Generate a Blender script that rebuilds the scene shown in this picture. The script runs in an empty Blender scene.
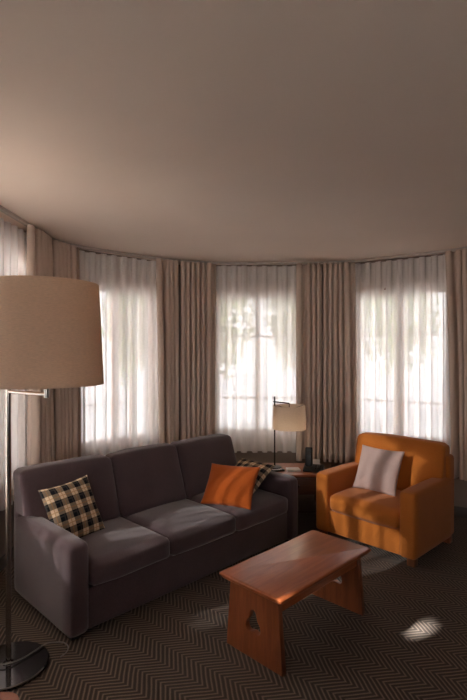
import bpy, bmesh, math, random
from mathutils import Matrix, Vector, noise

random.seed(7)
PI = math.pi
scene = bpy.context.scene
col = scene.collection
CEIL = 2.70

# ------------------------------------------------------------------ helpers
def link(o, parent=None):
    col.objects.link(o)
    if parent is not None:
        o.parent = parent
    return o

def tag(o, label, cat, group=None):
    o['label'] = label
    o['category'] = cat
    if group:
        o['group'] = group
    return o

def thing(name, label, cat, M=None, group=None):
    o = bpy.data.objects.new(name, None)
    o.empty_display_size = 0.1
    col.objects.link(o)
    if M is not None:
        o.matrix_world = M
    return tag(o, label, cat, group)

def obj(name, bm, mat, parent=None, M=None, smooth=True, angle=40):
    me = bpy.data.meshes.new(name)
    bmesh.ops.recalc_face_normals(bm, faces=bm.faces[:])
    bm.to_mesh(me)
    bm.free()
    if smooth:
        for p in me.polygons:
            p.use_smooth = True
        me.set_sharp_from_angle(angle=math.radians(angle))
    o = bpy.data.objects.new(name, me)
    if mat:
        me.materials.append(mat)
    link(o, parent)
    if M is not None:
        o.matrix_local = M
    return o

def structure(o):
    o['kind'] = 'structure'
    return o

def T(x, y, z): return Matrix.Translation((x, y, z))
def RX(a): return Matrix.Rotation(math.radians(a), 4, 'X')
def RY(a): return Matrix.Rotation(math.radians(a), 4, 'Y')
def RZ(a): return Matrix.Rotation(math.radians(a), 4, 'Z')

def add_box(bm, x0, x1, y0, y1, z0, z1, bevel=0.0, seg=3, M=None, edges=None):
    m = Matrix.Translation(((x0+x1)/2, (y0+y1)/2, (z0+z1)/2)) @ Matrix.Diagonal((x1-x0, y1-y0, z1-z0, 1))
    r = bmesh.ops.create_cube(bm, size=1.0, matrix=m)
    vs = r['verts']
    if bevel > 0:
        es = list({e for v in vs for e in v.link_edges})
        if edges:
            es = [e for e in es if edges(e)]
        out = bmesh.ops.bevel(bm, geom=es, offset=bevel, segments=seg, profile=0.5, affect='EDGES')
        vs = list({v for f in out['faces'] for v in f.verts} | {v for v in vs if v.is_valid})
    if M is not None:
        bmesh.ops.transform(bm, matrix=M, verts=[v for v in vs if v.is_valid])
    return vs

def box_bm(*a, **k):
    bm = bmesh.new()
    add_box(bm, *a, **k)
    return bm

def add_lathe(bm, prof, n=32, M=None, cap0=True, cap1=True):
    rings = []
    for r, z in prof:
        ring = []
        for i in range(n):
            a = 2*PI*i/n
            p = Vector((r*math.cos(a), r*math.sin(a), z))
            ring.append(bm.verts.new(M @ p if M else p))
        rings.append(ring)
    for k in range(len(rings)-1):
        for i in range(n):
            j = (i+1) % n
            bm.faces.new((rings[k][i], rings[k][j], rings[k+1][j], rings[k+1][i]))
    if cap0: bm.faces.new(rings[0][::-1])
    if cap1: bm.faces.new(rings[-1])
    return rings

def add_tube(bm, pts, r, n=10):
    pts = [Vector(p) for p in pts]
    rings = []
    prev = None
    for i, p in enumerate(pts):
        d = (pts[min(i+1, len(pts)-1)] - pts[max(i-1, 0)]).normalized()
        if prev is None:
            a = d.orthogonal().normalized()
        else:
            a = (prev - d*prev.dot(d)).normalized()
        prev = a
        b = d.cross(a)
        rings.append([bm.verts.new(p + r*(math.cos(2*PI*k/n)*a + math.sin(2*PI*k/n)*b)) for k in range(n)])
    for k in range(len(rings)-1):
        for i in range(n):
            j = (i+1) % n
            bm.faces.new((rings[k][i], rings[k][j], rings[k+1][j], rings[k+1][i]))
    bm.faces.new(rings[0][::-1]); bm.faces.new(rings[-1])

def cushion_bm(sx, sy, sz, crown=0.02, r=0.035, nx=16, ny=16, nz=6, seed=0, wob=0.004, front_drop=0.0):
    """Upholstered box, origin at the min corner; faces bulge, edges are round."""
    bm = bmesh.new()
    bmesh.ops.create_cube(bm, size=2.0)
    bmesh.ops.subdivide_edges(bm, edges=bm.edges[:], cuts=13, use_grid_fill=True)
    hx, hy, hz = sx/2, sy/2, sz/2
    for v in bm.verts:
        u = v.co.copy()
        # warp param so that more vertices sit near the edges
        q = Vector([math.copysign(abs(c)**0.75, c) for c in u])
        p = Vector((q.x*hx, q.y*hy, q.z*hz))
        inner = Vector((max(-hx+r, min(hx-r, p.x)), max(-hy+r, min(hy-r, p.y)), max(-hz+r, min(hz-r, p.z))))
        d = p - inner
        if d.length > 1e-9:
            m = max(abs(d.x), abs(d.y), abs(d.z))
            # round the corner
            p = inner + d.normalized()*min(r, d.length if d.length < r else r)
        bx = (1-q.y**2)*(1-q.z**2); by = (1-q.x**2)*(1-q.z**2); bz = (1-q.x**2)*(1-q.y**2)
        p.z += crown*math.copysign(1, q.z)*bz**0.7*abs(q.z)
        p.y += crown*0.6*math.copysign(1, q.y)*by**0.7*abs(q.y)
        p.x += crown*0.15*math.copysign(1, q.x)*bx*abs(q.x)
        n = noise.noise(Vector((p.x*5+seed*7.1, p.y*5, p.z*5)))
        p += Vector((0, n*wob, n*wob))
        v.co = p + Vector((hx, hy, hz))
    return bm

def pillow_bm(w, h, t, seed=0, n=26):
    bm = bmesh.new()
    uvl = bm.loops.layers.uv.new('UVMap')
    def grid(sgn):
        g = []
        for j in range(n+1):
            row = []
            for i in range(n+1):
                u = -1+2*i/n; v = -1+2*j/n
                u = math.sin(u*PI/2)*0.5+u*0.5; v = math.sin(v*PI/2)*0.5+v*0.5
                prof = max(0.0, (1-u*u)*(1-v*v))**0.5
                inx = 1-0.075*(1-v*v)*1.0; inz = 1-0.075*(1-u*u)
                # concave sides, little ears in the corners
                x = u*w/2*(1-0.07*(1-v*v)*abs(u)**3)
                z = v*h/2*(1-0.07*(1-u*u)*abs(v)**3)
                wr = noise.noise(Vector((u*2.2+seed*3.7, v*2.2, seed)))*0.010
                wr += noise.noise(Vector((u*5+seed, v*5, seed*2.0)))*0.004*(abs(u)+abs(v))
                y = sgn*(t/2*prof*(1+0.1*noise.noise(Vector((u+seed, v, sgn))))) + wr*0.6*(0.2+prof)
                row.append((Vector((x, y, z+h/2)), ((u+1)/2, (v+1)/2)))
            g.append(row)
        return g
    ga, gb = grid(-1), grid(1)
    va, vb = [], []
    for j in range(n+1):
        va.append([bm.verts.new(p[0]) for p in ga[j]])
        vb.append([va[j][i] if i in (0, n) or j in (0, n) else bm.verts.new(gb[j][i][0]) for i in range(n+1)])
    for j in range(n):
        for i in range(n):
            for V, flip in ((va, False), (vb, True)):
                idx = [(j, i), (j, i+1), (j+1, i+1), (j+1, i)]
                if flip: idx = idx[::-1]
                f = bm.faces.new([V[a][b] for a, b in idx])
                for l, (a, b) in zip(f.loops, idx):
                    l[uvl].uv = ga[a][b][1]
    return bm

# ------------------------------------------------------------------ materials
def mat(name):
    m = bpy.data.materials.new(name)
    m.use_nodes = True
    nt = m.node_tree
    return m, nt, nt.nodes['Principled BSDF'], nt.nodes['Material Output']

def N(nt, typ, **k):
    n = nt.nodes.new(typ)
    for a, b in k.items():
        setattr(n, a, b)
    return n

def ramp(nt, stops):
    r = N(nt, 'ShaderNodeValToRGB')
    el = r.color_ramp.elements
    el[0].position, el[0].color = stops[0][0], (*stops[0][1], 1)
    el[1].position, el[1].color = stops[-1][0], (*stops[-1][1], 1)
    for p, c in stops[1:-1]:
        e = el.new(p); e.color = (*c, 1)
    return r

def math_n(nt, op, a, b=None, clamp=False):
    n = N(nt, 'ShaderNodeMath', operation=op, use_clamp=clamp)
    for i, v in enumerate((a, b)):
        if v is None: continue
        if isinstance(v, (int, float)): n.inputs[i].default_value = v
        else: nt.links.new(v, n.inputs[i])
    return n.outputs[0]

def bump(nt, bsdf, height, strength=0.2, dist=0.01):
    b = N(nt, 'ShaderNodeBump')
    b.inputs['Strength'].default_value = strength
    b.inputs['Distance'].default_value = dist
    nt.links.new(height, b.inputs['Height'])
    nt.links.new(b.outputs[0], bsdf.inputs['Normal'])

def fabric(name, c0, c1, scale=220, rough=0.95, sheen=0.25, bmp=0.25):
    m, nt, b, out = mat(name)
    tc = N(nt, 'ShaderNodeTexCoord')
    n1 = N(nt, 'ShaderNodeTexNoise'); n1.inputs['Scale'].default_value = scale; n1.inputs['Detail'].default_value = 2
    n2 = N(nt, 'ShaderNodeTexNoise'); n2.inputs['Scale'].default_value = 5; n2.inputs['Detail'].default_value = 4
    nt.links.new(tc.outputs['Object'], n1.inputs['Vector']); nt.links.new(tc.outputs['Object'], n2.inputs['Vector'])
    mix = math_n(nt, 'ADD', math_n(nt, 'MULTIPLY', n1.outputs[0], 0.7), math_n(nt, 'MULTIPLY', n2.outputs[0], 0.3))
    r = ramp(nt, [(0.3, c0), (0.7, c1)])
    nt.links.new(mix, r.inputs[0]); nt.links.new(r.outputs[0], b.inputs['Base Color'])
    b.inputs['Roughness'].default_value = rough
    b.inputs['Specular IOR Level'].default_value = 0.15
    b.inputs['Sheen Weight'].default_value = sheen
    b.inputs['Sheen Roughness'].default_value = 0.5
    bump(nt, b, n1.outputs[0], bmp, 0.004)
    return m

def wood(name, dark, mid, light, axis=0, rough=0.35, scale=1.0, coat=0.3):
    m, nt, b, out = mat(name)
    tc = N(nt, 'ShaderNodeTexCoord')
    mp = N(nt, 'ShaderNodeMapping')
    s = [14*scale]*3; s[axis] = 1.2*scale
    mp.inputs['Scale'].default_value = s
    nt.links.new(tc.outputs['Object'], mp.inputs[0])
    n = N(nt, 'ShaderNodeTexNoise'); n.inputs['Scale'].default_value = 2.2; n.inputs['Detail'].default_value = 6; n.inputs['Distortion'].default_value = 0.7
    nt.links.new(mp.outputs[0], n.inputs['Vector'])
    f = N(nt, 'ShaderNodeTexNoise'); f.inputs['Scale'].default_value = 14; f.inputs['Detail'].default_value = 3
    nt.links.new(mp.outputs[0], f.inputs['Vector'])
    v = math_n(nt, 'ADD', math_n(nt, 'MULTIPLY', n.outputs[0], 0.75), math_n(nt, 'MULTIPLY', f.outputs[0], 0.25))
    r = ramp(nt, [(0.3, dark), (0.5, mid), (0.68, light)])
    nt.links.new(v, r.inputs[0]); nt.links.new(r.outputs[0], b.inputs['Base Color'])
    b.inputs['Roughness'].default_value = rough
    b.inputs['Coat Weight'].default_value = coat
    b.inputs['Coat Roughness'].default_value = 0.25
    bump(nt, b, f.outputs[0], 0.06, 0.002)
    return m

def plain(name, c, rough=0.6, metal=0.0, spec=0.5):
    m, nt, b, out = mat(name)
    tc = N(nt, 'ShaderNodeTexCoord')
    n = N(nt, 'ShaderNodeTexNoise'); n.inputs['Scale'].default_value = 30; n.inputs['Detail'].default_value = 3
    nt.links.new(tc.outputs['Object'], n.inputs['Vector'])
    r = ramp(nt, [(0.3, tuple(x*0.94 for x in c)), (0.7, tuple(min(1, x*1.05) for x in c))])
    nt.links.new(n.outputs[0], r.inputs[0]); nt.links.new(r.outputs[0], b.inputs['Base Color'])
    b.inputs['Roughness'].default_value = rough
    b.inputs['Metallic'].default_value = metal
    b.inputs['Specular IOR Level'].default_value = spec
    return m

M_sofa = fabric('sofa_fabric', (0.058, 0.037, 0.042), (0.100, 0.067, 0.075), 240, sheen=0.35)
M_sofa_seam = fabric('sofa_seam_fabric', (0.030, 0.024, 0.027), (0.05, 0.041, 0.045), 240)
M_chair = fabric('armchair_fabric', (0.40, 0.122, 0.020), (0.54, 0.175, 0.032), 260, sheen=0.15)
M_pil_orange = fabric('orange_cushion_fabric', (0.31, 0.062, 0.008), (0.41, 0.090, 0.012), 300, sheen=0.15)
M_pil_lav = fabric('lavender_cushion_fabric', (0.40, 0.295, 0.27), (0.51, 0.38, 0.35), 300, sheen=0.2)
M_wood = wood('coffee_table_wood', (0.27, 0.068, 0.021), (0.37, 0.098, 0.030), (0.44, 0.130, 0.042), axis=0, rough=0.34)
M_woodz = wood('coffee_table_panel_wood', (0.17, 0.045, 0.016), (0.24, 0.066, 0.022), (0.30, 0.09, 0.03), axis=2, rough=0.45)
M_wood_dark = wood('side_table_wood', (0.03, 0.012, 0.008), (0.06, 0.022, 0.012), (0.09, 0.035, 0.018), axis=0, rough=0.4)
M_foot = wood('armchair_foot_wood', (0.12, 0.04, 0.015), (0.22, 0.075, 0.028), (0.3, 0.11, 0.04), axis=2)
M_frame = wood('window_wood', (0.16, 0.055, 0.022), (0.27, 0.10, 0.042), (0.36, 0.145, 0.06), axis=2, rough=0.45)
M_chrome = plain('brushed_nickel', (0.50, 0.47, 0.44), 0.22, 1.0)
M_chrome_base = plain('polished_lamp_base', (0.22, 0.215, 0.22), 0.12, 1.0)
M_black = plain('black_plastic', (0.012, 0.012, 0.013), 0.4)
M_dark_metal = plain('dark_bronze_metal', (0.035, 0.028, 0.024), 0.35, 0.8)
M_paper = plain('white_paper', (0.78, 0.76, 0.74), 0.8)
M_grey = plain('grey_plastic', (0.25, 0.25, 0.26), 0.5)
M_cord = plain('grey_cord', (0.20, 0.18, 0.16), 0.5)
M_track = plain('track_aluminium', (0.52, 0.46, 0.41), 0.45)
M_base_trim = plain('baseboard_paint', (0.10, 0.085, 0.075), 0.5)

def m_wall(name, c, bs=0.08):
    m, nt, b, out = mat(name)
    tc = N(nt, 'ShaderNodeTexCoord')
    n = N(nt, 'ShaderNodeTexNoise'); n.inputs['Scale'].default_value = 90; n.inputs['Detail'].default_value = 4
    nt.links.new(tc.outputs['Object'], n.inputs['Vector'])
    n2 = N(nt, 'ShaderNodeTexNoise'); n2.inputs['Scale'].default_value = 1.3; n2.inputs['Detail'].default_value = 2
    nt.links.new(tc.outputs['Object'], n2.inputs['Vector'])
    r = ramp(nt, [(0.3, tuple(x*0.97 for x in c)), (0.7, tuple(min(1, x*1.02) for x in c))])
    nt.links.new(n2.outputs[0], r.inputs[0]); nt.links.new(r.outputs[0], b.inputs['Base Color'])
    b.inputs['Roughness'].default_value = 0.9
    b.inputs['Specular IOR Level'].default_value = 0.2
    bump(nt, b, n.outputs[0], bs, 0.003)
    return m
M_ceiling = m_wall('ceiling_paint', (0.82, 0.70, 0.605), 0.12)
M_wall = m_wall('wall_paint', (0.30, 0.245, 0.21))
M_ext = m_wall('exterior_ground', (0.58, 0.58, 0.60))
M_pale_concrete = m_wall('pale_concrete', (0.61, 0.59, 0.555))

M_lawn = m_wall('dark_gravel', (0.07, 0.065, 0.06))
# curtains: heavy taupe weave
M_curtain = fabric('curtain_fabric', (0.66, 0.54, 0.455), (0.73, 0.60, 0.51), 420, sheen=0.05, bmp=0.15)

# sheers
def m_sheer():
    m, nt, b, out = mat('sheer_voile')
    nt.nodes.remove(b)
    tr = N(nt, 'ShaderNodeBsdfTransparent')
    tl = N(nt, 'ShaderNodeBsdfTranslucent')
    df = N(nt, 'ShaderNodeBsdfDiffuse')
    tc = N(nt, 'ShaderNodeTexCoord')
    n = N(nt, 'ShaderNodeTexNoise'); n.inputs['Scale'].default_value = 60; n.inputs['Detail'].default_value = 2
    mp = N(nt, 'ShaderNodeMapping'); mp.inputs['Scale'].default_value = (1, 1, 0.1)
    nt.links.new(tc.outputs['Object'], mp.inputs[0]); nt.links.new(mp.outputs[0], n.inputs['Vector'])
    r = ramp(nt, [(0.3, (0.86, 0.82, 0.79)), (0.7, (0.92, 0.88, 0.85))])
    nt.links.new(n.outputs[0], r.inputs[0])
    nt.links.new(r.outputs[0], tl.inputs['Color']); nt.links.new(r.outputs[0], df.inputs['Color'])
    mx = N(nt, 'ShaderNodeMixShader'); mx.inputs[0].default_value = 0.86
    nt.links.new(tl.outputs[0], mx.inputs[1]); nt.links.new(df.outputs[0], mx.inputs[2])
    mx2 = N(nt, 'ShaderNodeMixShader')
    fac = math_n(nt, 'ADD', math_n(nt, 'MULTIPLY', n.outputs[0], 0.04), 0.92)
    nt.links.new(fac, mx2.inputs[0])
    nt.links.new(tr.outputs[0], mx2.inputs[1]); nt.links.new(mx.outputs[0], mx2.inputs[2])
    nt.links.new(mx2.outputs[0], out.inputs['Surface'])
    return m
M_sheer = m_sheer()

def m_glass():
    m, nt, b, out = mat('window_glass')
    nt.nodes.remove(b)
    tr = N(nt, 'ShaderNodeBsdfTransparent'); gl = N(nt, 'ShaderNodeBsdfGlossy'); gl.inputs['Roughness'].default_value = 0.02
    fr = N(nt, 'ShaderNodeFresnel'); fr.inputs[0].default_value = 1.45
    mx = N(nt, 'ShaderNodeMixShader')
    nt.links.new(fr.outputs[0], mx.inputs[0]); nt.links.new(tr.outputs[0], mx.inputs[1]); nt.links.new(gl.outputs[0], mx.inputs[2])
    nt.links.new(mx.outputs[0], out.inputs['Surface'])
    return m
M_glass = m_glass()

def m_shade(name, c, trans=0.35):
    m, nt, b, out = mat(name)
    nt.nodes.remove(b)
    tl = N(nt, 'ShaderNodeBsdfTranslucent'); df = N(nt, 'ShaderNodeBsdfDiffuse')
    tc = N(nt, 'ShaderNodeTexCoord')
    mp = N(nt, 'ShaderNodeMapping'); mp.inputs['Scale'].default_value = (60, 60, 320)
    n = N(nt, 'ShaderNodeTexNoise'); n.inputs['Scale'].default_value = 1.0; n.inputs['Detail'].default_value = 2
    nt.links.new(tc.outputs['Object'], mp.inputs[0]); nt.links.new(mp.outputs[0], n.inputs['Vector'])
    r = ramp(nt, [(0.3, tuple(x*0.92 for x in c)), (0.7, tuple(min(1, x*1.06) for x in c))])
    nt.links.new(n.outputs[0], r.inputs[0])
    nt.links.new(r.outputs[0], tl.inputs[0]); nt.links.new(r.outputs[0], df.inputs[0])
    mx = N(nt, 'ShaderNodeMixShader'); mx.inputs[0].default_value = trans
    nt.links.new(df.outputs[0], mx.inputs[1]); nt.links.new(tl.outputs[0], mx.inputs[2])
    nt.links.new(mx.outputs[0], out.inputs['Surface'])
    return m
M_shade = m_shade('tan_lampshade_linen', (0.80, 0.63, 0.48), 0.42)
M_shade_small = m_shade('cream_lampshade_linen', (0.86, 0.77, 0.67), 0.6)

def m_carpet():
    m, nt, b, out = mat('herringbone_carpet')
    tc = N(nt, 'ShaderNodeTexCoord')
    mp = N(nt, 'ShaderNodeMapping'); mp.inputs['Rotation'].default_value = (0, 0, math.radians(37))
    nt.links.new(tc.outputs['Object'], mp.inputs[0])
    # small wander so the lines are not ruler straight
    nz = N(nt, 'ShaderNodeTexNoise'); nz.inputs['Scale'].default_value = 9; nz.inputs['Detail'].default_value = 2
    nt.links.new(tc.outputs['Object'], nz.inputs['Vector'])
    sp = N(nt, 'ShaderNodeSeparateXYZ'); nt.links.new(mp.outputs[0], sp.inputs[0])
    wob = math_n(nt, 'MULTIPLY', math_n(nt, 'SUBTRACT', nz.outputs[0], 0.5), 0.012)
    pp = math_n(nt, 'PINGPONG', math_n(nt, 'ADD', sp.outputs[1], 20.0), 0.115)
    t = math_n(nt, 'ADD', math_n(nt, 'ADD', sp.outputs[0], pp), wob)
    fr = math_n(nt, 'FRACT', math_n(nt, 'DIVIDE', t, 0.0335))
    tri = math_n(nt, 'PINGPONG', math_n(nt, 'MULTIPLY', fr, 2.0), 1.0)
    pile = N(nt, 'ShaderNodeTexNoise'); pile.inputs['Scale'].default_value = 260; pile.inputs['Detail'].default_value = 2
    nt.links.new(tc.outputs['Object'], pile.inputs['Vector'])
    v = math_n(nt, 'ADD', tri, math_n(nt, 'MULTIPLY', math_n(nt, 'SUBTRACT', pile.outputs[0], 0.5), 0.7))
    r = ramp(nt, [(0.30, (0.052, 0.038, 0.030)), (0.62, (0.092, 0.069, 0.053)), (0.90, (0.20, 0.150, 0.115))])
    nt.links.new(v, r.inputs[0]); nt.links.new(r.outputs[0], b.inputs['Base Color'])
    b.inputs['Roughness'].default_value = 1.0
    b.inputs['Specular IOR Level'].default_value = 0.05
    b.inputs['Sheen Weight'].default_value = 0.1
    bump(nt, b, v, 0.35, 0.006)
    return m
M_carpet = m_carpet()

def m_plaid():
    m, nt, b, out = mat('plaid_fabric')
    tc = N(nt, 'ShaderNodeTexCoord')
    sp = N(nt, 'ShaderNodeSeparateXYZ'); nt.links.new(tc.outputs['UV'], sp.inputs[0])
    def stripes(v, n, w, off):
        f = math_n(nt, 'FRACT', math_n(nt, 'ADD', math_n(nt, 'MULTIPLY', v, n), off))
        return math_n(nt, 'LESS_THAN', f, w)
    def col2(fac, a, c):
        mx = N(nt, 'ShaderNodeMix', data_type='RGBA')
        nt.links.new(fac, mx.inputs[0])
        for s, i in ((a, 6), (c, 7)):
            if isinstance(s, tuple): mx.inputs[i].default_value = (*s, 1)
            else: nt.links.new(s, mx.inputs[i])
        return mx.outputs[2]
    u, v = sp.outputs[0], sp.outputs[1]
    su, sv = stripes(u, 4.3, 0.5, 0.35), stripes(v, 4.3, 0.5, 0.35)
    tu, tv = stripes(u, 4.3, 0.07, 0.64), stripes(v, 4.3, 0.07, 0.64)
    du, dv = stripes(u, 4.3, 0.10, 0.05), stripes(v, 4.3, 0.10, 0.05)
    both = math_n(nt, 'MULTIPLY', su, sv)
    anyo = math_n(nt, 'MAXIMUM', su, sv)
    thin = math_n(nt, 'MAXIMUM', tu, tv)
    pale = math_n(nt, 'MAXIMUM', du, dv)
    c = col2(anyo, (0.74, 0.58, 0.40), (0.23, 0.175, 0.125))
    c = col2(both, c, (0.012, 0.013, 0.018))
    c = col2(math_n(nt, 'MULTIPLY', thin, 0.6), c, (0.42, 0.22, 0.09))
    c = col2(math_n(nt, 'MULTIPLY', pale, 0.06), c, (0.55, 0.48, 0.40))
    nt.links.new(c, b.inputs['Base Color'])
    b.inputs['Roughness'].default_value = 0.95
    b.inputs['Specular IOR Level'].default_value = 0.1
    n1 = N(nt, 'ShaderNodeTexNoise'); n1.inputs['Scale'].default_value = 300
    nt.links.new(tc.outputs['Object'], n1.inputs['Vector'])
    bump(nt, b, n1.outputs[0], 0.25, 0.003)
    return m
M_plaid = m_plaid()
M_leaf = fabric('tree_leaf', (0.10, 0.17, 0.035), (0.24, 0.30, 0.075), 3, sheen=0)
M_bark = plain('tree_bark', (0.10, 0.07, 0.05), 0.9)

# ------------------------------------------------------------------ the room
W = [(-1.80, -2.2), (-1.80, 4.50), (-0.62, 5.64), (1.15, 5.64), (2.60, 4.72), (2.60, -2.2)]
WZ0, WZ1 = 0.70, 2.36

def seg_M(P, Q):
    """local x along the wall, local y outwards (left of P->Q), origin at P on the floor"""
    a = math.atan2(Q[1]-P[1], Q[0]-P[0])
    return T(P[0], P[1], 0) @ Matrix.Rotation(a, 4, 'Z'), math.hypot(Q[0]-P[0], Q[1]-P[1])

def make_wall(name, P, Q, opening=(), ext0=0.0, ext1=0.0, th=0.16):
    M, L = seg_M(P, Q)
    bm = bmesh.new()
    x = -ext0
    for a, b, *zz in opening:
        WZ0, WZ1 = zz or (0.70, 2.36)
        add_box(bm, x, a, 0, th, -0.05, CEIL+0.02)
        add_box(bm, a, b, 0, th, -0.05, WZ0)
        add_box(bm, a, b, 0, th, WZ1, CEIL+0.02)
        x = b
    add_box(bm, x, L+ext1, 0, th, -0.05, CEIL+0.02)
    return structure(obj(name, bm, M_wall, None, M, smooth=False))

walls = [('wall_left', W[0], W[1], [(3.325, 3.535, 1.428, 1.582), (4.1, 5.28, 0.74, 2.58), (5.45, 6.14, 0.70, 2.56)], 0.1, 0.05),  # small opening and middle window are added, out of view, to bring in light
         ('wall_bay_left', W[1], W[2], [(0.37, 1.27)], 0.05, 0.05),
         ('wall_back', W[2], W[3], [(0.41, 1.41)], 0.05, 0.05),
         ('wall_bay_right', W[3], W[4], [(0.28, 1.28)], 0.05, 0.05),
         ('wall_right', W[4], W[5], [], 0.05, 0.1),
         ('wall_rear', W[5], W[0], [(1.8, 4.38, 1.22, 2.50)], 0.1, 0.1)]  # opening added behind the camera as fill for surfaces facing it
wn = 0
for name, P, Q, op, e0, e1 in walls:
    make_wall(name, P, Q, op, e0, e1)
    M, L = seg_M(P, Q)
    structure(obj(name.replace('wall', 'baseboard'), box_bm(0.02, L-0.02, -0.014, -0.001, 0.0, 0.10, bevel=0.004, seg=2), M_base_trim, None, M))
    for a, b, *zz in op:
        WZ0, WZ1 = zz or (0.70, 2.36)
        wn += 1
        small = b-a < 0.5
        bm = bmesh.new()                       # casing on the room side, jambs inside the opening
        c = 0.075
        add_box(bm, a-c, a, -0.022, -0.001, WZ0-c, WZ1+c, 0.004, 2)
        add_box(bm, b, b+c, -0.022, -0.001, WZ0-c, WZ1+c, 0.004, 2)
        add_box(bm, a, b, -0.022, -0.001, WZ1, WZ1+c, 0.004, 2)
        add_box(bm, a, b, -0.022, -0.001, WZ0-c, WZ0, 0.004, 2)
        w = structure(obj('window_%d' % wn, bm, M_frame, None, M))
        if small:                              # opening added to throw a sun patch on the carpet, glass straight in the jambs
            obj('window_pane', box_bm(a, b, 0.078, 0.082, WZ0, WZ1), M_glass, w, smooth=False)
            continue
        f = bmesh.new()
        add_box(f, a+0.002, a+0.045, 0.05, 0.11, WZ0+0.002, WZ1-0.002, 0.004, 2)
        add_box(f, b-0.045, b-0.002, 0.05, 0.11, WZ0+0.002, WZ1-0.002, 0.004, 2)
        add_box(f, a+0.045, b-0.045, 0.05, 0.11, WZ1-0.05, WZ1-0.002, 0.004, 2)
        add_box(f, a+0.045, b-0.045, 0.05, 0.11, WZ0+0.002, WZ0+0.06, 0.004, 2)
        m = (a+b)/2
        add_box(f, m-0.028, m+0.028, 0.05, 0.11, WZ0+0.06, WZ1-0.05, 0.004, 2)
        obj('window_sash', f, M_frame, w)
        g = bmesh.new()
        for x0, x1 in ((a+0.045, m-0.028), (m+0.028, b-0.045)):
            for z in ((1.13, 1.86) if WZ0 < 1 else (1.86,)):
                add_box(g, x0, x1, 0.07, 0.09, z-0.009, z+0.009)
        obj('glazing_bar', g, M_frame, w, smooth=False)
        for x0, x1 in ((a+0.045, m-0.028), (m+0.028, b-0.045)):
            obj('window_pane', box_bm(x0, x1, 0.078, 0.082, WZ0+0.06, WZ1-0.05), M_glass, w, smooth=False)
        # daylight portal for the sky seen through this opening
        ld = bpy.data.lights.new('window_daylight', 'AREA')
        ld.shape = 'RECTANGLE'; ld.size = b-a; ld.size_y = WZ1-WZ0
        ld.cycles.is_portal = True
        lo = bpy.data.objects.new('window_daylight', ld); col.objects.link(lo)
        lo.matrix_world = M @ T((a+b)/2, 0.14, (WZ0+WZ1)/2) @ RX(-90)

def poly_slab(name, pts, z0, z1, m):
    bm = bmesh.new()
    lo = [bm.verts.new((x, y, z0)) for x, y in pts]; hi = [bm.verts.new((x, y, z1)) for x, y in pts]
    bm.faces.new(lo); bm.faces.new(hi)
    for i in range(len(pts)):
        j = (i+1) % len(pts)
        bm.faces.new((lo[i], lo[j], hi[j], hi[i]))
    return structure(obj(name, bm, m, smooth=False))
out = [(-1.95, -2.35), (-1.95, 4.56), (-0.68, 5.79), (1.20, 5.79), (2.75, 4.80), (2.75, -2.35)]
poly_slab('floor', out, -0.06, 0.0, M_carpet)
poly_slab('ceiling', out, CEIL, CEIL+0.08, M_ceiling)

# ------------------------------------------------------------------ curtain track line
ctrl = [(-1.62, 1.6), (-1.62, 4.10), (-1.63, 4.30), (-1.52, 4.56), (-0.81, 5.17), (-0.50, 5.37), (-0.21, 5.45),
        (0.83, 5.45), (1.10, 5.43), (1.35, 5.33), (2.13, 4.80), (2.36, 4.50), (2.42, 4.20), (2.42, 2.9)]
pts = [Vector(p) for p in ctrl]
for _ in range(3):
    q = [pts[0]]
    for a, b in zip(pts, pts[1:]):
        q += [a*0.75+b*0.25, a*0.25+b*0.75]
    q.append(pts[-1]); pts = q
acc = [0.0]
for a, b in zip(pts, pts[1:]):
    acc.append(acc[-1]+(b-a).length)
def path(s):
    s = max(0, min(acc[-1]-1e-6, s))
    for i in range(len(acc)-1):
        if acc[i+1] >= s:
            f = (s-acc[i])/(acc[i+1]-acc[i]); break
    p = pts[i].lerp(pts[i+1], f)
    d = (pts[min(i+2, len(pts)-1)]-pts[max(i-1, 0)]).normalized()
    return p, d, Vector((d.y, -d.x))        # point, tangent, normal into the room
def s_at(u):
    """arc length where the track crosses the plan bearing u (photo column)"""
    r = (u-233.5)/480
    best, bs = 9, 0
    for k in range(2000):
        s = acc[-1]*k/2000
        p, _, _ = path(s)
        if p.y > 0.5 and abs(p.x/p.y-r) < best:
            best, bs = abs(p.x/p.y-r), s
    return bs

bm = bmesh.new()
prof = [(-0.016, CEIL-0.002), (0.016, CEIL-0.002), (0.016, CEIL-0.026), (-0.016, CEIL-0.026)]
rings = []
for k in range(161):
    p, d, n = path(acc[-1]*k/160)
    rings.append([bm.verts.new((p.x+n.x*o, p.y+n.y*o, z)) for o, z in prof])
for a, b in zip(rings, rings[1:]):
    for i in range(4):
        j = (i+1) % 4
        bm.faces.new((a[i], a[j], b[j], b[i]))
bm.faces.new(rings[0]); bm.faces.new(rings[-1][::-1])
tag(obj('curtain_track', bm, M_track, smooth=True, angle=50),
    'slim curved curtain track following the bay along the ceiling edge', 'curtain track')

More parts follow.
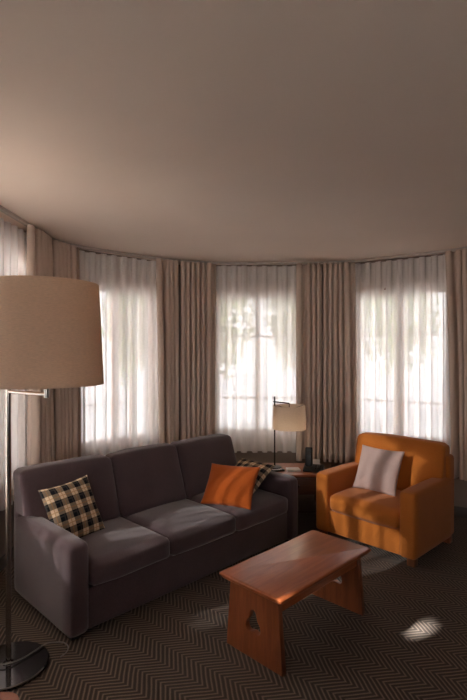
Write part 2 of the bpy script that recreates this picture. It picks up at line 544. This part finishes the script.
def drape(name, s0, s1, pitch, amp, z0, z1, m, label, cat, group, off=0.0, seed=0, flare0=0.0, flare1=0.0, gather=0.0, sharp=0.18, thick=0.004, rows=22, hemwave=0.0, lead0=0, lead1=0):
    """ripple-fold cloth hung along the track from arc length s0 to s1"""
    rnd = random.Random(seed)
    nf = max(1, round((s1-s0)/pitch))
    per = 14
    nx = nf*per
    ph = [rnd.uniform(-0.25, 0.25) for _ in range(nf+2)]
    am = [rnd.uniform(0.8, 1.2) for _ in range(nf+2)]
    wd = [1.0]*nf
    if lead0: wd[0] = lead0
    if lead1: wd[-1] = lead1
    cum = [0.0]
    for x in wd: cum.append(cum[-1]+x)
    def fold_at(f):
        t = f*cum[-1]
        for q in range(nf):
            if t <= cum[q+1] or q == nf-1:
                return q+min(1.0, (t-cum[q])/wd[q])
    bm = bmesh.new()
    V = []
    for j in range(rows+1):
        h = j/rows                              # 0 top, 1 bottom
        z = z1+(z0-z1)*h
        row = []
        for i in range(nx+1):
            f = i/nx
            k = fold_at(f)
            i0 = int(min(k, nf-1)); fr = k-i0
            A = am[i0]*(1-fr)+am[i0+1]*fr
            P = ph[i0]*(1-fr)+ph[i0+1]*fr
            th = 2*PI*k + P*h*1.6
            s = s0+(s1-s0)*f
            # the free edges swing a little on the way down
            bow = math.sin(min(1, h*1.1)*PI*0.5)
            s += flare0*bow*(1-f)**2 + flare1*bow*f**2
            mid = (s0+s1)/2
            s += (mid-s)*gather*math.sin(PI*min(1, h))*0.5
            s -= sharp*pitch*math.sin(2*th)*0.9
            a = amp*A*(0.75+0.25*min(1, h*3))*(1+0.15*h)
            o = off + a*math.sin(th) + 0.012*noise.noise(Vector((s*3+seed*5, z*1.5, seed)))
            p, d, n = path(s)
            zz = z
            if j == rows: zz += hemwave*math.sin(th)
            row.append(bm.verts.new((p.x+n.x*o, p.y+n.y*o, zz)))
        V.append(row)
    for j in range(rows):
        for i in range(nx):
            bm.faces.new((V[j][i], V[j+1][i], V[j+1][i+1], V[j][i+1]))
    o = obj(name, bm, m, angle=180)
    if thick:
        md = o.modifiers.new('cloth_thickness', 'SOLIDIFY'); md.thickness = thick; md.offset = 0
    return tag(o, label, cat, group)

CB, CT = 0.455, CEIL-0.028
S = {u: s_at(u) for u in (22, 24, 47, 50, 78, 80, 82, 155, 157, 178, 180, 216, 218, 296, 299, 322, 324, 355, 358, 447, 449)}
P = [('curtain', S[24], S[47], 'taupe curtain at far left, right of the sheer behind the lamp pole', 1, 0.10, 0.0, 2.0, 0),
     ('curtain', S[50], S[78], 'taupe curtain behind the tan floor lamp shade, left of the sheer behind the sofa', 2, 0.0, 0.02, 0, 1.7),
     ('curtain', S[155], S[178]-0.005, 'taupe curtain bordering the right side of the sheer behind the sofa', 3, 0.04, 0.0, 2.0, 0),
     ('curtain', S[180], S[216], 'taupe curtain bordering the left side of the middle sheer, behind the sofa', 4, 0.0, -0.01, 0, 1.7),
     ('curtain', S[296], S[322], 'taupe curtain beside the table lamp, bordering the right side of the middle sheer', 5, 0.0, 0.0, 2.2, 0),
     ('curtain', S[324], S[355], 'taupe curtain left of the sheer behind the orange armchair', 6, 0.0, 0.02, 0, 1.8),
     ('curtain', S[447], S[449]+0.75, 'taupe curtain at the right edge, beside the back of the orange armchair', 7, 0.06, 0.0, 1.6, 0)]
for nm, a, b, lab, sd, f0, f1, l0, l1 in P:
    drape(nm, a, b, 0.072, 0.062, CB, CT, M_curtain, lab, 'curtain', 'taupe blackout curtains in the bay', off=0.02, seed=sd, flare0=f0, flare1=f1, lead0=l0, lead1=l1)
SH = [(S[24]-1.85, S[24]+0.36, 'white sheer voile at far left behind the chrome lamp pole'),
      (S[78]-0.05, S[157]+0.10, 'white sheer voile between taupe curtains behind the left of the sofa'),
      (S[216]-0.05, S[299]+0.05, 'white sheer voile behind the small table lamp'),
      (S[355]-0.03, S[449]+0.03, 'white sheer voile behind the orange armchair')]
for i, (a, b, lab) in enumerate(SH):
    drape('sheer_curtain', a, b, 0.112, 0.036, 0.52, CT, M_sheer, lab, 'sheer curtain', 'white sheers over the windows', off=-0.108, seed=20+i, thick=0, sharp=0.12, rows=20)

# ------------------------------------------------------------------ sofa
SOFA = T(-0.938, 2.74, 0) @ RZ(45.4)
sofa = thing('sofa', 'long dark mauve grey three-seat sofa under the window curtains', 'sofa', SOFA)
SL = 2.177
obj('base', box_bm(0.10, SL-0.10, 0.035, 0.84, 0.03, 0.275, bevel=0.012, seg=3), M_sofa, sofa)
obj('back_frame', box_bm(0.012, SL-0.14, 0.74, 0.86, 0.05, 0.79, bevel=0.03, seg=4), M_sofa, sofa)
for x0 in (0.0, SL-0.14):
    a = cushion_bm(0.14, 0.845, 0.545, crown=0.008, r=0.045, wob=0.003, seed=x0)
    obj('arm', a, M_sofa, sofa, T(x0, 0.0, 0.025))
xs = [0.142, 0.745, 1.385, SL-0.142]
for k in range(3):
    c = cushion_bm(xs[k+1]-xs[k]-0.006, 0.70, 0.145, crown=0.022, r=0.038, seed=k+1, wob=0.007)
    obj('seat_cushion', c, M_sofa, sofa, T(xs[k]+0.003, 0.0, 0.277))
xb = [0.004, 0.715, 1.365, SL-0.13]
for k in range(3):
    c = cushion_bm(xb[k+1]-xb[k]-0.006, 0.20, 0.45, crown=0.014, r=0.036, seed=k+5, wob=0.006)
    for v in c.verts:                            # lean backwards, thinner at the top, notched over the arm
        h = v.co.z/0.45
        v.co.y = v.co.y*(1-0.25*h) + 0.155*h
        if k == 0 and v.co.z < 0.16: v.co.x = max(v.co.x, 0.14*(1 if v.co.z < 0.15 else 0.0))
        if k == 2 and v.co.z < 0.16: v.co.x = min(v.co.x, xb[3]-xb[2]-0.02 if v.co.z < 0.15 else 9)
    obj('back_cushion', c, M_sofa, sofa, T(xb[k]+0.003, 0.565, 0.418))
for x in (0.07, SL-0.07):
    for y in (0.08, 0.78):
        obj('foot', box_bm(x-0.03, x+0.03, y-0.03, y+0.03, 0.0, 0.03), M_black, sofa, smooth=False)

def put_pillow(name, w, h, t, m, Mx, label, seed, group=None):
    o = obj(name, pillow_bm(w, h, t, seed), m, None, None, angle=180)
    o.matrix_world = Mx
    return tag(o, label, 'cushion', group)

put_pillow('throw_pillow', 0.385, 0.41, 0.13, M_plaid, SOFA @ T(0.305, 0.415, 0.415) @ RZ(6) @ RX(-27) @ RY(-4),
           'plaid black and cream throw pillow leaning beside the near sofa arm', 1, 'plaid throw pillows on the sofa')
put_pillow('throw_pillow', 0.42, 0.36, 0.13, M_plaid, SOFA @ T(1.765, 0.40, 0.455) @ RZ(-90) @ RX(-56),
           'plaid throw pillow tucked behind the orange pillow against the far sofa arm', 2, 'plaid throw pillows on the sofa')
put_pillow('throw_pillow', 0.46, 0.37, 0.13, M_pil_orange, T(-0.07, 3.90, 0.425) @ RZ(-26) @ RX(-38) @ RY(-2),
           'burnt orange throw pillow on the far end of the grey sofa', 3)

# ------------------------------------------------------------------ armchair
CH = T(0.745, 4.394, 0) @ RZ(-46.2)
chair = thing('armchair', 'mustard orange upholstered armchair in front of the right window', 'armchair', CH)
CW, CD = 0.95, 0.80
obj('base', box_bm(0.10, CW-0.10, 0.03, CD-0.03, 0.06, 0.257, bevel=0.012), M_chair, chair)
obj('back_frame', box_bm(0.01, CW-0.01, CD-0.14, CD, 0.06, 0.775, bevel=0.035, seg=4), M_chair, chair)
for x0 in (0.0, CW-0.14):
    obj('arm', cushion_bm(0.14, 0.74, 0.525, crown=0.007, r=0.032, seed=x0+9, wob=0.003), M_chair, chair, T(x0, 0.0, 0.06))
obj('seat_cushion', cushion_bm(CW-0.286, 0.62, 0.155, crown=0.020, r=0.05, seed=12, wob=0.006), M_chair, chair, T(0.143, -0.005, 0.258))
c = cushion_bm(CW-0.08, 0.20, 0.45, crown=0.018, r=0.045, seed=14, wob=0.006)
for v in c.verts:
    h = v.co.z/0.45
    v.co.y = v.co.y*(1-0.2*h) + 0.11*h
    if v.co.z < 0.15:
        v.co.x = min(max(v.co.x, 0.105), CW-0.08-0.105)
obj('back_cushion', c, M_chair, chair, T(0.04, 0.525, 0.415))
for x in (0.05, CW-0.05):
    for y in (0.06, CD-0.07):
        bm = bmesh.new()
        vs = add_box(bm, x-0.032, x+0.032, y-0.032, y+0.032, 0.0, 0.062, 0.004, 2)
        obj('foot', bm, M_foot, chair)
put_pillow('throw_pillow', 0.42, 0.41, 0.14, M_pil_lav, CH @ T(0.415, 0.305, 0.425) @ RX(-25) @ RZ(2),
           'pale pinkish grey throw pillow leaning in the mustard armchair', 4)

# ------------------------------------------------------------------ coffee table
CTM = T(0.404, 2.94, 0) @ RZ(45.2)
ct = thing('coffee_table', 'reddish brown wooden trestle coffee table on the carpet', 'coffee table', CTM)
bm = bmesh.new()
hw, hd = 0.463, 0.231
prof = [(0.014, 0.386), (0.010, 0.392), (0.010, 0.399), (0.0, 0.403), (0.0, 0.412), (0.004, 0.417), (0.012, 0.42)]
rings = []
for ins, z in prof:
    x, y, r = hw-ins, hd-ins, 0.012
    ring = []
    for cx, cy, a0 in ((x-r, y-r, 0), (-x+r, y-r, 90), (-x+r, -y+r, 180), (x-r, -y+r, 270)):
        for k in range(5):
            a = math.radians(a0+k*22.5)
            ring.append(bm.verts.new((cx+r*math.cos(a), cy+r*math.sin(a), z)))
    rings.append(ring)
for a, b in zip(rings, rings[1:]):
    for i in range(len(a)):
        j = (i+1) % len(a)
        bm.faces.new((a[i], a[j], b[j], b[i]))
bm.faces.new(rings[0][::-1]); bm.faces.new(rings[-1])
obj('tabletop', bm, M_wood, ct, angle=30)

def curve_plate(outline, holes, thick, bev):
    cu = bpy.data.curves.new('plate', 'CURVE'); cu.dimensions = '2D'; cu.fill_mode = 'BOTH'
    cu.extrude = thick/2-bev; cu.bevel_depth = bev; cu.bevel_resolution = 1
    for pl in [outline]+holes:
        sp = cu.splines.new('POLY'); sp.points.add(len(pl)-1); sp.use_cyclic_u = True
        for p, q in zip(sp.points, pl): p.co = (q[0], q[1], 0, 1)
    o = bpy.data.objects.new('plate', cu); col.objects.link(o)
    dg = bpy.context.evaluated_depsgraph_get(); dg.update()
    me = bpy.data.meshes.new_from_object(o.evaluated_get(dg))
    bpy.data.objects.remove(o); bpy.data.curves.remove(cu)
    return me
trap = [(-0.205, 0.002), (0.205, 0.002), (0.172, 0.384), (-0.172, 0.384)]
hole = []
for k in range(60):
    a = 2*PI*k/60
    r = 0.050*(1+0.24*math.cos(3*(a-PI/2)))
    hole.append((r*math.cos(a)*1.0, 0.195+r*math.sin(a)*1.25))
for sx in (-1, 1):
    me = curve_plate(trap, [hole], 0.034, 0.003)
    # curve plane (x across, y up) -> table frame (y across, z up)
    me.transform(Matrix(((0, 0, 1, sx*0.405), (1, 0, 0, 0), (0, 1, 0, 0), (0, 0, 0, 1))))
    me.materials.clear(); me.materials.append(M_woodz)
    o = bpy.data.objects.new('leg_panel', me); link(o, ct)
for sy in (-1, 1):
    obj('apron', box_bm(-0.387, 0.387, sy*0.157-0.011, sy*0.157+0.011, 0.305, 0.388, bevel=0.002, seg=1), M_wood, ct)

# ------------------------------------------------------------------ side table with lamp, phone, papers
ST = T(0.625, 4.86, 0)
st = thing('side_table', 'low dark red-brown wooden side table between the sofa and the armchair', 'side table', ST)
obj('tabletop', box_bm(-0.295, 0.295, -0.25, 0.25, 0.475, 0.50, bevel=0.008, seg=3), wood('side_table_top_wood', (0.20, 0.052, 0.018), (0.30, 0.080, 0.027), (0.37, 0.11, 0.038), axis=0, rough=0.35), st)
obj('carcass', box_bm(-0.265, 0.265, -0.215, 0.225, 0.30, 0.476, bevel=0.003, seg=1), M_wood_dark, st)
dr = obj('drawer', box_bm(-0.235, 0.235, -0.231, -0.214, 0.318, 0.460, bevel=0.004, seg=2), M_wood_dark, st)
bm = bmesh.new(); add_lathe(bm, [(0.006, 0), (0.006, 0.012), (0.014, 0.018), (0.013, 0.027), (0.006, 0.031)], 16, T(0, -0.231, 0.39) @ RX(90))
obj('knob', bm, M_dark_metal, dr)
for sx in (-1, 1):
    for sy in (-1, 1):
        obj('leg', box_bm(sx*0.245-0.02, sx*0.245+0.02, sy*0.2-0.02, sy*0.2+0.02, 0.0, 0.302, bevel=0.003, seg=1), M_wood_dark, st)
obj('shelf', box_bm(-0.226, 0.226, -0.181, 0.181, 0.11, 0.13, bevel=0.003, seg=1), M_wood_dark, st)

def lamp_shade_bm(r0, r1, z0, z1, n=64):
    bm = bmesh.new()
    t = 0.003
    prof = [(r0, z0), (r0+(r1-r0)*0.5, (z0+z1)/2), (r1, z1), (r1-t, z1), (r0-t+(r1-r0)*0.5, (z0+z1)/2), (r0-t, z0), (r0, z0)]
    rings = add_lathe(bm, prof[:-1], n, cap0=False, cap1=False)
    for i in range(n):
        j = (i+1) % n
        bm.faces.new((rings[-1][i], rings[-1][j], rings[0][j], rings[0][i]))
    return bm
def ring_trim(r, z0, z1, n=64):
    bm = bmesh.new()
    prof = [(r-0.0045, z0), (r+0.0015, z0), (r+0.0015, z1), (r-0.0045, z1)]
    rings = add_lathe(bm, prof, n, cap0=False, cap1=False)
    for i in range(n):
        j = (i+1) % n
        bm.faces.new((rings[-1][i], rings[-1][j], rings[0][j], rings[0][i]))
    return bm
def spider(z, r, drop):
    bm = bmesh.new()
    for k in range(3):
        a = 2*PI*k/3+0.4
        add_tube(bm, [(0.008*math.cos(a), 0.008*math.sin(a), z-drop), (r*math.cos(a), r*math.sin(a), z)], 0.002, 6)
    add_lathe(bm, [(0.012, z-drop-0.006), (0.012, z-drop+0.006)], 16)
    return bm

# table lamp: pole beside the drum shade, arm over the top
TL = T(0.42, 4.90, 0.50)
tl = thing('table_lamp', 'small table lamp with cream drum shade hung from a thin dark pole', 'table lamp', TL)
bm = bmesh.new(); add_lathe(bm, [(0.070, 0.0), (0.072, 0.004), (0.070, 0.012), (0.03, 0.016), (0.010, 0.018)], 32)
obj('base', bm, M_dark_metal, tl)
bm = bmesh.new(); add_tube(bm, [(0, 0, 0.016), (0, 0, 0.3), (0, 0, 0.725)], 0.0075, 12)
obj('pole', bm, M_dark_metal, tl)
bm = bmesh.new(); add_tube(bm, [(-0.012, 0.006, 0.672), (0.06, -0.02, 0.668), (0.145, -0.05, 0.660)], 0.007, 10); add_tube(bm, [(0.143, -0.05, 0.662), (0.143, -0.05, 0.57)], 0.005, 10)
obj('arm', bm, M_dark_metal, tl)
sh = obj('lamp_shade', lamp_shade_bm(0.170, 0.162, 0.405, 0.640), M_shade_small, tl, T(0.143, -0.05, 0))
obj('shade_ring', spider(0.632, 0.156, 0.03), M_dark_metal, sh)
bm = bmesh.new(); add_lathe(bm, [(0.014, 0.575), (0.014, 0.52), (0.026, 0.50), (0.034, 0.465), (0.028, 0.435), (0.010, 0.42)], 20, T(0.143, -0.05, 0))
obj('bulb', bm, M_paper, tl)
ld = bpy.data.lights.new('table_lamp_glow', 'POINT'); ld.energy = 0.70; ld.color = (1.0, 0.80, 0.58); ld.shadow_soft_size = 0.03
lo = bpy.data.objects.new('table_lamp_glow', ld); col.objects.link(lo); lo.location = (0.563, 4.85, 0.94)

# telephone
PH = T(0.795, 4.77, 0.50) @ RZ(-14)
ph = thing('telephone', 'black cordless telephone with upright handset on the side table', 'telephone', PH)
bm = bmesh.new()
vs = add_box(bm, -0.10, 0.10, -0.075, 0.085, 0.0, 0.045, 0.012, 3)
for v in bm.verts: v.co.z *= 0.55+0.45*(v.co.y+0.075)/0.16*1.3
obj('base', bm, M_black, ph)
bm = bmesh.new()
add_box(bm, -0.036, 0.036, -0.022, 0.022, 0.0, 0.185, 0.012, 3)
for v in bm.verts: v.co.x *= 1-0.15*math.sin(PI*v.co.z/0.185)
hs = obj('handset', bm, M_black, ph, T(-0.05, 0.03, 0.038) @ RX(-8))
bm = bmesh.new(); add_box(bm, -0.022, 0.022, -0.0245, -0.021, 0.105, 0.15, 0.001, 1)
obj('display', bm, M_dark_metal, hs)
bm = bmesh.new()
for i in range(3):
    for j in range(4):
        add_box(bm, 0.018+i*0.022, 0.034+i*0.022, -0.05+j*0.022, -0.034+j*0.022, 0.022, 0.040+0.004*j, 0.002, 1)
obj('keypad', bm, M_dark_metal, ph)
bm = bmesh.new()
add_box(bm, -0.035, 0.035, 0.0, 0.0015, 0.0, 0.082, M=RX(-14)); add_box(bm, -0.035, 0.035, 0.046, 0.0475, 0.0, 0.082, M=T(0, 0.0475, 0) @ RX(14) @ T(0, -0.0475, 0))
o = obj('tent_card', bm, M_paper, None, T(0.845, 4.90, 0.50) @ RZ(-8), smooth=False)
tag(o, 'small white folded card standing behind the black telephone', 'card')
o = obj('notepad', box_bm(-0.065, 0.065, -0.05, 0.05, 0.0, 0.018, bevel=0.001, seg=1), M_paper, None, T(0.595, 4.79, 0.50) @ RZ(5), smooth=False)
tag(o, 'white notepad lying on the side table in front of the lamp', 'notepad')
rem = obj('remote_control', box_bm(-0.07, 0.07, -0.022, 0.022, 0.0, 0.02, bevel=0.006, seg=2), M_black, None, T(0.435, 4.74, 0.50) @ RZ(20))
tag(rem, 'dark remote control lying beside the white notepad on the side table', 'remote control')
bm = bmesh.new()
for i in range(5):
    for j in (-1, 1):
        add_box(bm, -0.05+i*0.02, -0.038+i*0.02, j*0.009-0.005, j*0.009+0.005, 0.0195, 0.0225)
obj('button', bm, M_paper, rem, smooth=False)['kind'] = 'stuff'

# ------------------------------------------------------------------ floor lamp
FL = T(-1.205, 2.57, 0)
fl = thing('floor_lamp', 'tall floor lamp with large tan drum shade and chrome pole', 'floor lamp', FL)
bm = bmesh.new(); add_lathe(bm, [(0.200, 0.0), (0.204, 0.004), (0.204, 0.016), (0.198, 0.021), (0.03, 0.026), (0.022, 0.034), (0.015, 0.040)], 64)
obj('base', bm, M_chrome_base, fl, T(0.0, 0.0, 0), angle=30)
bm = bmesh.new(); add_tube(bm, [(0, 0, 0.03), (0, 0, 0.8), (0, 0, 1.54)], 0.014, 20)
obj('pole', bm, M_chrome, fl)
ax, ay = 0.243, -0.10
bm = bmesh.new(); add_tube(bm, [(-0.015, 0.005, 1.478), (ax/2, ay/2, 1.475), (ax, ay, 1.472)], 0.010, 12)
add_tube(bm, [(ax, ay, 1.455), (ax, ay, 1.62)], 0.013, 14)
obj('arm', bm, M_chrome, fl)
sh = obj('lamp_shade', lamp_shade_bm(0.308, 0.284, 1.522, 2.040, 96), M_shade, fl, T(ax-0.024, ay, 0))
obj('shade_ring', spider(1.60, 0.30, 0.0), M_chrome, sh)
obj('trim_band', ring_trim(0.3065, 1.522, 1.534, 96), M_shade, sh)
bm = bmesh.new(); add_lathe(bm, [(0.018, 1.615), (0.018, 1.67), (0.034, 1.70), (0.042, 1.745), (0.034, 1.785), (0.012, 1.80)], 24, T(ax, ay, 0))
obj('bulb', bm, M_paper, fl)
bm = bmesh.new()
cp = [(-0.20, -0.02, 0.032), (-0.10, -0.03, 0.034), (0.0, -0.035, 0.042), (0.06, 0.02, 0.034), (0.10, 0.09, 0.031), (0.135, 0.16, 0.028), (0.17, 0.21, 0.007), (0.22, 0.21, 0.006), (0.262, 0.17, 0.006), (0.268, 0.12, 0.006), (0.25, 0.08, 0.006)]
sm = []
for i in range(len(cp)-1):
    p0, p1, p2, p3 = [Vector(cp[max(0, min(len(cp)-1, i+d))]) for d in (-1, 0, 1, 2)]
    for k in range(6):
        t = k/6
        sm.append(0.5*((2*p1)+(p2-p0)*t+(2*p0-5*p1+4*p2-p3)*t*t+(3*p1-p0-3*p2+p3)*t**3))
sm.append(Vector(cp[-1]))
add_tube(bm, sm, 0.0035, 8)
obj('power_cord', bm, M_cord, fl)

# ------------------------------------------------------------------ table corner at the lower left
ET = T(-0.95, 1.52, 0)
et = thing('end_table', 'reddish wooden end table whose rounded corner shows at the lower left', 'end table', ET)
bm = bmesh.new()
add_box(bm, -0.30, 0.218, -0.60, 0.165, 0.47, 0.50, 0.06, 6, edges=lambda e: abs(e.verts[0].co.z-e.verts[1].co.z) > 0.01)
obj('tabletop', bm, M_woodz, et)
for x in (-0.25, 0.13):
    for y in (-0.55, 0.08):
        obj('leg', box_bm(x-0.022, x+0.022, y-0.022, y+0.022, 0, 0.471, bevel=0.004, seg=1), M_woodz, et)

# ------------------------------------------------------------------ outside
bm = bmesh.new(); add_box(bm, -40, 40, -40, 60, -1.3, -1.2)
structure(obj('ground', bm, M_lawn, smooth=False))
bm = bmesh.new(); add_box(bm, -1.9, 30, 4.0, 13, -1.2, -1.17); add_box(bm, -40, 40, 13, 60, -1.2, -1.17); add_box(bm, -40, -14, 4, 13, -1.2, -1.17)
structure(obj('patio', bm, M_ext, smooth=False))
bm = bmesh.new(); add_box(bm, -14, -1.98, 0.8, 13, -1.2, -1.16); add_box(bm, -1.98, 12, 5.9, 13, -1.2, -1.16)  # unseen pale slab added to bounce daylight up onto the ceiling
structure(obj('bounce_slab', bm, M_pale_concrete, smooth=False))
bm = bmesh.new()                                   # unseen awning added at the rear opening to keep sky light off low surfaces
for k in range(1):
    vs_ = [bm.verts.new(p) for p in ((-1.75, -2.37, 2.42), (2.55, -2.37, 2.42), (2.55, -3.75, 1.78), (-1.75, -3.75, 1.78))]
    f = bm.faces.new(vs_)
    r_ = bmesh.ops.extrude_face_region(bm, geom=[f])
    bmesh.ops.translate(bm, verts=[g for g in r_['geom'] if isinstance(g, bmesh.types.BMVert)], vec=(0, 0.01, 0.03))
structure(obj('light_blocker_1', bm, M_curtain, smooth=False))
bm = bmesh.new(); add_box(bm, -30, 30, -30, -2.4, -1.2, -1.16)  # unseen pale ground added to bounce light in through the rear opening
structure(obj('rear_bounce_slab', bm, M_pale_concrete, smooth=False))
structure(obj('light_blocker_2', box_bm(-3.4, -1.97, 3.10, 3.20, -1.2, 3.0), M_pale_concrete, smooth=False))     # unseen fin added to keep direct sun off the left sheer
def tree(x, y, h, r, seed, label):
    rnd = random.Random(seed)
    t = thing('tree', label, 'tree', T(x, y, -1.2), 'garden trees outside the bay windows')
    bm = bmesh.new()
    add_tube(bm, [(0, 0, 0), (0.05, 0.03, h*0.3), (0, 0.08, h*0.65)], 0.11, 10)
    obj('trunk', bm, M_bark, t)
    bm = bmesh.new()
    for _ in range(2600):
        d = Vector((rnd.gauss(0, 1), rnd.gauss(0, 1), rnd.gauss(0, 1))).normalized()*(rnd.random()**0.4)
        lump = 1+0.35*noise.noise(d*2.2+Vector((seed, 0, 0)))
        c = Vector((d.x*r*lump, d.y*r*lump, h*0.66+d.z*h*0.36*lump))
        a = Vector((rnd.gauss(0, 1), rnd.gauss(0, 1), rnd.gauss(0, 1))).normalized(); b = a.orthogonal().normalized()
        l = rnd.uniform(0.09, 0.16)
        bm.faces.new([bm.verts.new(c+a*l), bm.verts.new(c+b*l*0.45), bm.verts.new(c-a*l), bm.verts.new(c-b*l*0.45)])
    obj('foliage', bm, M_leaf, t, smooth=False)
for i, (x, y, h, r, lab) in enumerate([
        (-3.4, 16.0, 6.6, 0.9, 'leafy green garden tree seen faintly through the sheer behind the sofa'),
        (-0.7, 15.0, 6.6, 1.3, 'leafy green garden tree showing through the left half of the middle sheer'),
        (2.35, 17.5, 6.8, 1.2, 'leafy green garden tree showing through the right of the middle sheer'),
        (5.6, 16.5, 7.0, 1.4, 'leafy green garden tree seen faintly through the sheer behind the orange armchair')]):
    tree(x, y, h, r, i+3, lab)

# ------------------------------------------------------------------ light
w = bpy.data.worlds.new('sky'); scene.world = w
w.use_nodes = True
nt = w.node_tree
bg = nt.nodes['Background']
tc = nt.nodes.new('ShaderNodeTexCoord')
sp = nt.nodes.new('ShaderNodeSeparateXYZ'); nt.links.new(tc.outputs['Generated'], sp.inputs[0])
r = nt.nodes.new('ShaderNodeValToRGB')
r.color_ramp.elements[0].position = 0.0; r.color_ramp.elements[0].color = (0.97, 0.965, 0.98, 1)
r.color_ramp.elements[1].position = 0.8; r.color_ramp.elements[1].color = (0.90, 0.93, 1.0, 1)
nt.links.new(sp.outputs[2], r.inputs[0]); nt.links.new(r.outputs[0], bg.inputs['Color'])
bg.inputs['Strength'].default_value = 1.5

sl = bpy.data.lights.new('sun', 'SUN'); sl.energy = 5.6; sl.angle = math.radians(1.2); sl.color = (1.0, 0.955, 0.90)
so = bpy.data.objects.new('sun', sl); col.objects.link(so)
so.rotation_euler = Vector((0.80, 0.45, -0.40)).to_track_quat('-Z', 'Y').to_euler()

# ------------------------------------------------------------------ camera
cd = bpy.data.cameras.new('camera')
cd.sensor_fit = 'VERTICAL'; cd.sensor_height = 36.0
cd.lens = 480/700*36.0
cd.clip_start = 0.05
cam = bpy.data.objects.new('camera', cd); col.objects.link(cam)
cam.location = (0, 0, 1.7); cam.rotation_euler = (math.radians(90), 0, 0)
scene.camera = cam

vs = scene.view_settings
vs.view_transform = 'Standard'; vs.look = 'None'; vs.gamma = 1.0; vs.use_curve_mapping = False
vs.exposure = 2.78
scene.cycles.max_bounces = 14
scene.cycles.diffuse_bounces = 8
scene.cycles.transmission_bounces = 12
scene.cycles.transparent_max_bounces = 16
scene.cycles.sample_clamp_indirect = 6.0
scene.cycles.use_denoising = True
